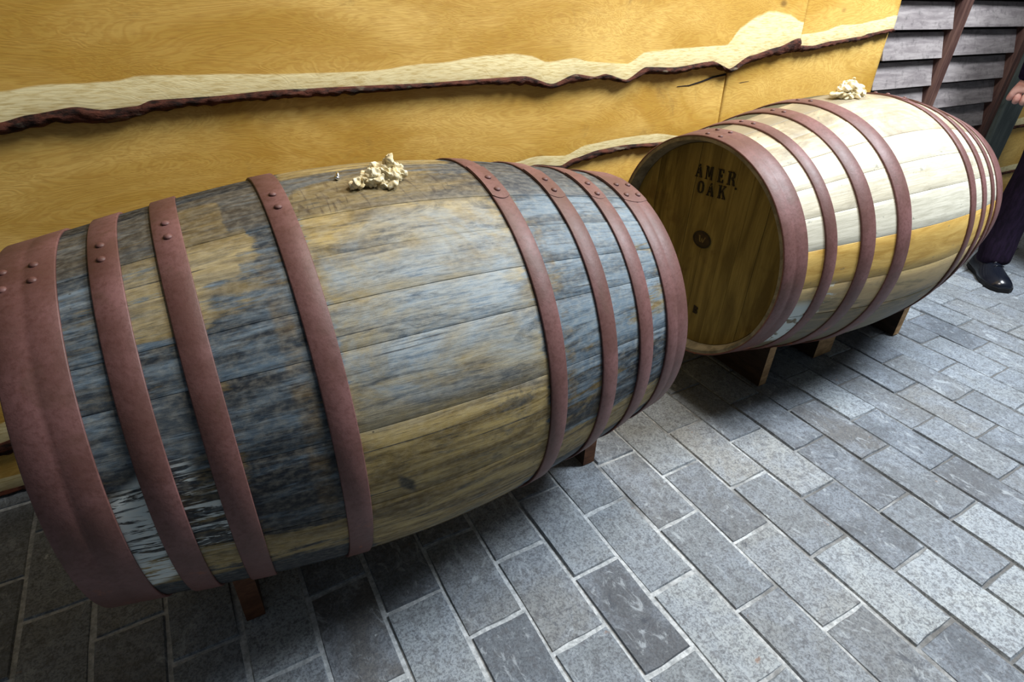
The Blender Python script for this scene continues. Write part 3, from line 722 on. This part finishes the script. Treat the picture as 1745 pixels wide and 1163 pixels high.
# ---------------------------------------------------------------- things on and under the barrels
def barrel_point(P, A, zc_world, co, t, th, extra=0.0):
    r = polyv(co, t) - .0032 + extra; th = math.radians(th)
    lx, ly, lz = t, -math.sin(th) * r, math.cos(th) * r
    return Vector((P.x + lx * math.cos(A) - ly * math.sin(A), P.y + lx * math.sin(A) + ly * math.cos(A), zc_world + lz))
def rag(name, P, A, zc, co, t, th, k, balls, seed, label):
    """crumpled hessian bung cloth: lumps (along, towards viewer, up, radius in cm) fused, then creased"""
    bm = bmesh.new()
    for (a, w, h, r) in balls:
        m4 = Matrix.Translation((a * k, -w * k, h * k)) @ Matrix.Diagonal((r * k * 1.15, r * k, r * k * .9, 1))
        bmesh.ops.create_icosphere(bm, subdivisions=3, radius=1.0, matrix=m4)
    me = bpy.data.meshes.new('lump'); bm.to_mesh(me); bm.free()
    tmp = bpy.data.objects.new('lump', me); COL.objects.link(tmp)
    md = tmp.modifiers.new('r', 'REMESH'); md.mode = 'VOXEL'; md.voxel_size = 0.085 * k
    sm = tmp.modifiers.new('s', 'SMOOTH'); sm.iterations = 3
    dg = bpy.context.evaluated_depsgraph_get(); m2 = bpy.data.meshes.new_from_object(tmp.evaluated_get(dg), depsgraph=dg)
    bpy.data.objects.remove(tmp, do_unlink=True); bpy.data.meshes.remove(me)
    nrm = [v.normal.copy() for v in m2.vertices]
    for v, n in zip(m2.vertices, nrm):
        p = v.co / k * .55 + Vector((seed, 0, 0))
        q = p + Vector((mn.noise(p * 1.7), mn.noise(p * 1.7 + Vector((5, 5, 5))), mn.noise(p * 1.7 + Vector((9, 1, 3))))) * .5
        cre = abs(mn.noise(Vector((q.x * .9, q.y * 1.7, q.z * 1.7)))); c2 = abs(mn.noise(q * 4.4 + Vector((3, 3, 3))))
        v.co += n * k * (1.45 * cre - .30 + .16 * c2 + .05 * mn.noise(p * 12))
    r0 = polyv(co, t) - .0032; base = barrel_point(P, A, zc, co, t, th)
    th0 = math.radians(th)
    for v in m2.vertices:                      # keep it lying on the curved staves
        lat = v.co.y; drop = r0 - math.sqrt(max(0, r0 * r0 - lat * lat))
        v.co.z = max(v.co.z, -0.0005) - drop + .0004
    m2.name = name; m2.materials.clear(); m2.materials.append(M_CLOTH)
    for p in m2.polygons: p.use_smooth = True
    o = bpy.data.objects.new(name, m2); COL.objects.link(o); o.location = base; o.rotation_euler = (th0, 0, A)
    return tag(o, label, 'cloth')
rag('bung_cloth', B1P, B1A, B1Z, co1, 0.008, 9.0, .0100, [(-3.7,1.1,.35,.6),(-3.0,.9,.5,.8),(-2.2,.6,.7,.85),(-1.3,.3,.9,1.1),(-.3,.5,1.0,1.15),(0,-.4,1.2,1.05),(1.0,.1,1.1,1.3),(1.9,.3,.9,1.3),(2.6,-.2,1.0,1.05),(1.9,-.6,1.9,.85),(2.0,-.8,2.6,.65),(2.0,-.9,3.1,.5),(.2,1.6,.35,.6),(1.2,1.4,.5,.8),(-1.1,1.0,.4,.7)], 5.0,
    'crumpled cream rag over the bung on top of the dark barrel')
rag('bung_cloth', B2P, B2A, B2Z, co2, -0.010, 0.0, .0135, [(-3.2,0,.5,.6),(-2.4,.2,.9,1.0),(-1.4,.3,1.3,1.25),(-.6,-.2,1.5,1.2),(.4,.2,1.2,1.2),(1.3,0,1.1,1.1),(2.2,.1,.9,.95),(3.0,.2,.6,.8),(.9,-.2,2.3,.5),(.6,-.2,2.8,.4),(0,.9,.5,.9),(-1.6,1.0,.5,.8)], 11.0,
    'crumpled cream rag on top of the pale barrel, beside the dark boarding')

# small bright steel staple beside the rag
st = empty('staple', barrel_point(B1P, B1A, B1Z, co1, -0.040, 3.2)); tag(st, 'tiny bright metal staple in the top of the dark barrel, left of the rag', 'staple')
def tube(pts, r, n=8):
    V = []; F = []
    for i, p in enumerate(pts):
        p = Vector(p); d = (Vector(pts[min(i + 1, len(pts) - 1)]) - Vector(pts[max(i - 1, 0)])).normalized()
        s = d.orthogonal().normalized() if i == 0 else (s_prev - d * s_prev.dot(d)).normalized()
        s_prev = s; t = d.cross(s)
        rr = r[i] if isinstance(r, (list, tuple)) else r
        for k in range(n): V.append(p + (s * math.cos(2*PI*k/n) + t * math.sin(2*PI*k/n)) * rr)
    for i in range(len(pts) - 1):
        for k in range(n): F.append((i*n+k, i*n+(k+1)%n, (i+1)*n+(k+1)%n, (i+1)*n+k))
    F.append(tuple(range(n))[::-1]); F.append(tuple((len(pts)-1)*n+k for k in range(n)))
    return V, F
V, F = tube([(.002, .006, -.004), (.002, .005, .004), (.001, .002, .007), (0, -.003, .006), (-.001, -.005, .002), (-.001, -.006, -.004)], .0022)
mesh_obj('wire', V, F, M_STEEL, st, smooth=True)
V, F = tube([(-.003, -.004, -.001), (-.003, -.006, .003), (-.001, -.009, .002)], [.001, .0034, .0022]); mesh_obj('prong', V, F, M_STEEL, st, smooth=True)

# chocks: boards with a scooped top that cradle the barrels
def chock(P, A, zc, co, t, w, vout, mat, label, vin=None, name='barrel_chock', dz=0.0012):
    uc = P.x + t; ax = P.y + t * math.sin(A)
    vin = vin if vin is not None else 2 * ax - vout
    n = 18; top = []
    rmax = max(polyv(co, t - w / 2), polyv(co, t + w / 2)) + 0.0006
    for i in range(n + 1):
        y = vout + (vin - vout) * i / n; top.append((y, zc - math.sqrt(rmax * rmax - (y - ax) ** 2) - dz))
    P2 = top + [(vin, 0.0), (vout, 0.0)]; m = len(P2)
    x0, x1 = -w / 2, w / 2; oy = (vout + vin) / 2
    V = [(x0, y - oy, z) for y, z in P2] + [(x1, y - oy, z) for y, z in P2]
    F = [(i, (i + 1) % m, m + (i + 1) % m, m + i) for i in range(m)]
    for i in range(n): F += [(i + 1, i, m - 1 if i < n / 2 else m - 2)] ; F += [(m + i, m + i + 1, 2*m - 1 if i < n / 2 else 2*m - 2)]
    h = n // 2; F += [(m - 1, m - 2, h)]; F += [(2*m - 2, 2*m - 1, m + h)]
    o = mesh_obj(name, V, F, mat); o.location = (uc, oy, 0)
    bm = bmesh.new(); bm.from_mesh(o.data); bmesh.ops.recalc_face_normals(bm, faces=bm.faces); bm.to_mesh(o.data); bm.free()
    o.location.z = 0.0030
    for vv in o.data.vertices:
        if vv.co.z > 0.001: vv.co.z -= 0.003
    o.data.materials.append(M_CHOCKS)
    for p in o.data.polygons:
        if abs(p.normal.x) > .7: p.material_index = 1  # side faces take the painted-shade wood, ends keep the plain one
    return tag(o, label, 'chock')
chock(B2P, B2A, B2Z, co2, 1.2573 - B2P.x, .028, .760, M_CHOCK, 'light wooden chock upright under the stencilled end of the pale barrel')
chock(B2P, B2A, B2Z, co2, 1.871 - B2P.x, .030, .748, M_CHOCK, 'light wooden chock under the far right end of the pale barrel')
chock(B2P, B2A, B2Z, co2, 1.547 - B2P.x, .080, .782, M_CHOCK, 'short brown timber block under the belly of the pale barrel', None, 'timber_block')
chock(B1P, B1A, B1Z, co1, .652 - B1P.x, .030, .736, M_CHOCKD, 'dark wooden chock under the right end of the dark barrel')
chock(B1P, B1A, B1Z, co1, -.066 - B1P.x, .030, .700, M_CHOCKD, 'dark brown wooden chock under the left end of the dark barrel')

# ---------------------------------------------------------------- the person behind the pale barrel
FW = Vector((-.63, -.777, 0)).normalized(); RT = Vector((-.777, .63, 0)).normalized(); UP = Vector((0, 0, 1))
ANK = Vector((2.665, .868, 0))
PEL = ANK - RT * .095
person = empty('person', (PEL.x, PEL.y, 0)); tag(person, 'person in black trousers and black shoes standing beyond the pale barrel', 'person')
def W3(r, f_, z): return RT * r + FW * f_ + UP * z      # person frame relative to root
def skin(name, verts, edges_, radii, mat, parent, sub=2):
    me = bpy.data.meshes.new(name + '_skeleton'); me.from_pydata([tuple(v) for v in verts], edges_, []); me.update()
    o = bpy.data.objects.new(name + '_skeleton', me); COL.objects.link(o)
    md = o.modifiers.new('s', 'SKIN'); md.use_smooth_shade = True; md.branch_smoothing = .6
    for i, r in enumerate(radii):
        d = me.skin_vertices[0].data[i]; d.radius = (r, r) if not isinstance(r, tuple) else r
    me.skin_vertices[0].data[0].use_root = True
    s = o.modifiers.new('u', 'SUBSURF'); s.levels = sub; s.render_levels = sub
    dg = bpy.context.evaluated_depsgraph_get(); ev = o.evaluated_get(dg)
    m2 = bpy.data.meshes.new_from_object(ev, depsgraph=dg); m2.name = name
    bpy.data.objects.remove(o, do_unlink=True); bpy.data.meshes.remove(me)
    m2.materials.clear(); m2.materials.append(mat)
    for p in m2.polygons: p.use_smooth = True
    b = bpy.data.objects.new(name, m2); COL.objects.link(b); b.parent = parent
    return b
# right hand hangs just behind the thigh; wrist position in person frame
HW = Vector((2.712, 1.030, .694)) - PEL; LT = lambda s: .095 if s == 1 else -.15
PX = -.02
dv = Vector((.93, .36, 0)).normalized()      # away from the viewer
sv = Vector((-.36, .93, 0)).normalized()     # across the knuckles
vs = []; es = []; rs = []
def addv(p, r, par=None):
    vs.append(Vector(p)); rs.append(r)
    if par is not None: es.append((par, len(vs) - 1))
    return len(vs) - 1
pel = addv(W3(0, 0, .80), .095)
sp = addv(W3(0, 0, .95), .080, pel); ch_ = addv(W3(0, .0, 1.13), .085, sp); nk0 = addv(W3(0, 0, 1.27), .050, ch_); nk = addv(W3(0, .01, 1.36), .046, nk0)
hd0 = addv(W3(0, .03, 1.41), .056, nk); hd1 = addv(W3(0, .025, 1.475), .074, hd0); hd2 = addv(W3(0, .015, 1.535), .070, hd1); addv(W3(0, .01, 1.575), .045, hd2)
hands = []
for s in (1, -1):
    sh = addv(W3(s * .150, 0, 1.22), .040, ch_)
    if s == 1: wr = HW; el = W3(.215, -.045, .98)
    else: wr = W3(-.235, .05, .73); el = W3(-.215, -.04, .98)
    e = addv(el, .030, sh); w = addv(wr, .024, e); hands.append((s, w, wr))
    hp = addv(W3(LT(s) * .9, 0, .73), .080, pel); kn = addv(W3(LT(s), .012, .42), .052, hp); an = addv(W3(LT(s), 0, .09), .036, kn); addv(W3(LT(s), .045, .045), .024, an)
for s, w, wr in hands:
    A_, S_ = (dv, sv) if s == 1 else (FW * -.2 + RT * .9, FW * 1.0)
    pm = addv(wr - UP * .035 + S_ * .002, (.034, .019), w)
    for q, (off, ln) in enumerate(((-.033, .86), (-.011, 1.0), (.011, .96), (.032, .78))):
        k = addv(wr - UP * (.054 + .003 * (q in (1, 2))) + S_ * off - A_ * .006, .0128, pm)
        a = addv(vs[k] - UP * .030 * ln - A_ * .002, .0116, k)
        b = addv(vs[a] - UP * .008 * ln + A_ * .020, .0106, a)
        addv(vs[b] + UP * .012 + A_ * .010 * ln, .0092, b)
    t1_ = addv(wr - UP * .030 - S_ * .030 + A_ * .008, .0130, pm); t2_ = addv(wr - UP * .055 - S_ * .042 + A_ * .010, .0105, t1_); addv(wr - UP * .077 - S_ * .040 + A_ * .018, .0090, t2_)
body = skin('body', vs, es, rs, M_SKIN, person, 2)
# clothes
vs = []; es = []; rs = []
p0 = addv(W3(PX, 0, .82), .118); addv(W3(PX, 0, .88), .108, p0)
for s in (1, -1):
    h0 = addv(W3(LT(s) * .95, 0, .74), .092, p0); h1 = addv(W3(LT(s), .005, .58), .080, h0); h2 = addv(W3(LT(s), .012, .42), .067, h1)
    h3 = addv(W3(LT(s), -.002, .28), .064, h2); h4 = addv(W3(LT(s), -.002, .17), .057, h3); h4b = addv(W3(LT(s), .004, .125), .062, h4); h5 = addv(W3(LT(s), .012, .080), .058, h4b); addv(W3(LT(s), .020, .045), .058, h5)
tr = skin('trousers', vs, es, rs, M_TROUSER, person, 2)
def loft(rings, n=20):
    """rings: (centre, half-width, half-depth, width axis, depth axis) -> closed tube"""
    V = []; F = []
    for c, a, b, ax, ay in rings:
        for k in range(n):
            t = 2 * PI * k / n; V.append(c + ax * (a * math.cos(t)) + ay * (b * math.sin(t)))
    for i in range(len(rings) - 1):
        for k in range(n): F.append((i*n+k, i*n+(k+1)%n, (i+1)*n+(k+1)%n, (i+1)*n+k))
    F.append(tuple(range(n))[::-1]); F.append(tuple((len(rings)-1)*n+k for k in range(n)))
    return V, F
V, F = [], []
def addloft(rings):
    a, b = loft(rings); o0 = len(V); V.extend(a); F.extend([tuple(o0 + i for i in q) for q in b])
addloft([(W3(PX, .0, z), a, b, RT, FW) for z, a, b in ((.74,.168,.122),(.80,.172,.128),(.88,.166,.120),(.97,.156,.112),(1.07,.168,.120),(1.16,.182,.124),(1.22,.186,.112),(1.27,.160,.090),(1.305,.105,.070),(1.335,.062,.058),(1.36,.056,.054))])
for s in (1, -1):
    if s == 1: wr = HW - UP * .018; el = W3(.225, -.045, .98)
    else: wr = W3(-.245, .05, .725); el = W3(-.235, -.04, .98)
    sh = W3(s * .158, 0, 1.225); P_ = [W3(s * .10, 0, 1.245), sh, sh * .5 + el * .5 + RT * s * .008, el, el * .5 + wr * .5, wr + UP * .02, wr]
    R_ = [.050, .062, .052, .047, .043, .037, .037]; rings = []
    for i, (p_, r_) in enumerate(zip(P_, R_)):
        d_ = (P_[min(i + 1, 6)] - P_[max(i - 1, 0)]).normalized(); ax_ = d_.cross(FW).normalized(); ay_ = d_.cross(ax_).normalized()
        rings.append((p_, r_, r_, ax_, ay_))
    addloft(rings)
jk = mesh_obj('jacket', V, F, M_JACKET, person, smooth=True)
bm = bmesh.new(); bm.from_mesh(jk.data); bmesh.ops.recalc_face_normals(bm, faces=bm.faces); bm.to_mesh(jk.data); bm.free()
md = jk.modifiers.new('u', 'SUBSURF'); md.levels = 1; md.render_levels = 1
def blob(name, c, r, mat, parent, fn=None, seg=24, rings=16):
    bm = bmesh.new(); bmesh.ops.create_uvsphere(bm, u_segments=seg, v_segments=rings, radius=1.0)
    for v_ in bm.verts:
        p = v_.co.copy(); q = Vector((p.x * r[0], p.y * r[1], p.z * r[2]))
        if fn: q = fn(p, q)
        v_.co = Vector(c) + RT * q.x + FW * q.y + UP * q.z
    me = bpy.data.meshes.new(name); bm.to_mesh(me); bm.free(); me.materials.append(mat)
    for p in me.polygons: p.use_smooth = True
    o = bpy.data.objects.new(name, me); COL.objects.link(o); o.parent = parent; return o
blob('hair', W3(0, -.008, 1.522), (.088, .100, .098), M_HAIR, person, lambda p, q: Vector((q.x, min(q.y, .05), max(q.z, -.055 if p.y < 0 else .02))))
blob('nose', W3(0, .098, 1.468), (.012, .018, .022), M_SKIN, person, None, 12, 8)
blob('mouth', W3(0, .088, 1.432), (.022, .008, .007), M_STAMP, person, None, 12, 8)
for s in (1, -1):
    blob('eye', W3(s * .030, .080, 1.492), (.012, .012, .009), M_EYE, person, None, 12, 8)
    blob('ear', W3(s * .078, 0, 1.475), (.010, .018, .030), M_SKIN, person, None, 12, 8)
# shoes
def shoe(s):
    turn = 0.10 * s
    F_ = (FW * math.cos(turn) + RT * math.sin(turn)).normalized(); R_ = Vector((F_.y, -F_.x, 0)) 
    c = W3(LT(s), .0, 0)
    prof = [(-.072, .030, .070, .000), (-.064, .038, .088, 0), (-.035, .041, .094, 0), (.0, .040, .100, .000), (.03, .040, .090, .004), (.06, .044, .074, .006), (.095, .047, .060, .004), (.13, .044, .052, .0), (.157, .036, .042, -.002), (.172, .018, .026, -.003)]
    n = 20; V = []; F = []
    for (y, w, h, sk) in prof:
        for i in range(n):
            a = 2 * PI * i / n; x = math.cos(a); zz = math.sin(a)
            xx = math.copysign(abs(x) ** .75, x) * w * (1 - .32 * max(0, zz)); z_ = .018 + (h - .018) * max(0, zz) ** .9 if zz > 0 else .018 + zz * .012
            V.append(c + R_ * (xx + sk) + F_ * y + UP * z_)
    m = len(prof)
    for j in range(m - 1):
        for i in range(n): F.append((j*n+i, j*n+(i+1)%n, (j+1)*n+(i+1)%n, (j+1)*n+i))
    F.append(tuple(range(n))); F.append(tuple((m-1)*n+i for i in range(n))[::-1])
    sh = mesh_obj('shoe', V, F, M_SHOE, person, smooth=True)
    bm = bmesh.new(); bm.from_mesh(sh.data); bmesh.ops.recalc_face_normals(bm, faces=bm.faces); bmesh.ops.subdivide_edges(bm, edges=bm.edges[:], cuts=1, use_grid_fill=True, smooth=0.5) if False else None; bm.to_mesh(sh.data); bm.free()
    md = sh.modifiers.new('u', 'SUBSURF'); md.levels = 1; md.render_levels = 2
    V = []; F = []; out = [(-.074, .024), (-.066, .036), (-.035, .042), (0, .039), (.04, .041), (.07, .046), (.10, .049), (.135, .045), (.160, .036), (.176, .018)]
    loop = [(w, y) for y, w in out] + [(-w, y) for y, w in out[::-1]]; m = len(loop)
    for z_ in (.0025, .016): V += [c + R_ * a + F_ * b + UP * z_ for a, b in loop]
    F = [tuple(range(m)), tuple(range(m, 2 * m))[::-1]] + [(i, (i + 1) % m, m + (i + 1) % m, m + i) for i in range(m)]
    so = mesh_obj('sole', V, F, M_SOLE, sh)
    bm = bmesh.new(); bm.from_mesh(so.data); bmesh.ops.recalc_face_normals(bm, faces=bm.faces); bm.to_mesh(so.data); bm.free()
    V = []; F = []
    for k in range(4):
        y = .032 + k * .015; hz = interp([(.03, .092), (.06, .076), (.095, .062)], y)
        a, b = tube([c + R_ * x + F_ * (y + .004 * x / .018) + UP * (hz - .35 * x * x / .018) for x in (-.018, -.009, 0, .009, .018)], .0022, 6)
        o0 = len(V); V += a; F += [tuple(o0 + i for i in q) for q in b]
    mesh_obj('laces', V, F, M_SHOE, sh, smooth=True)
shoe(1); shoe(-1)
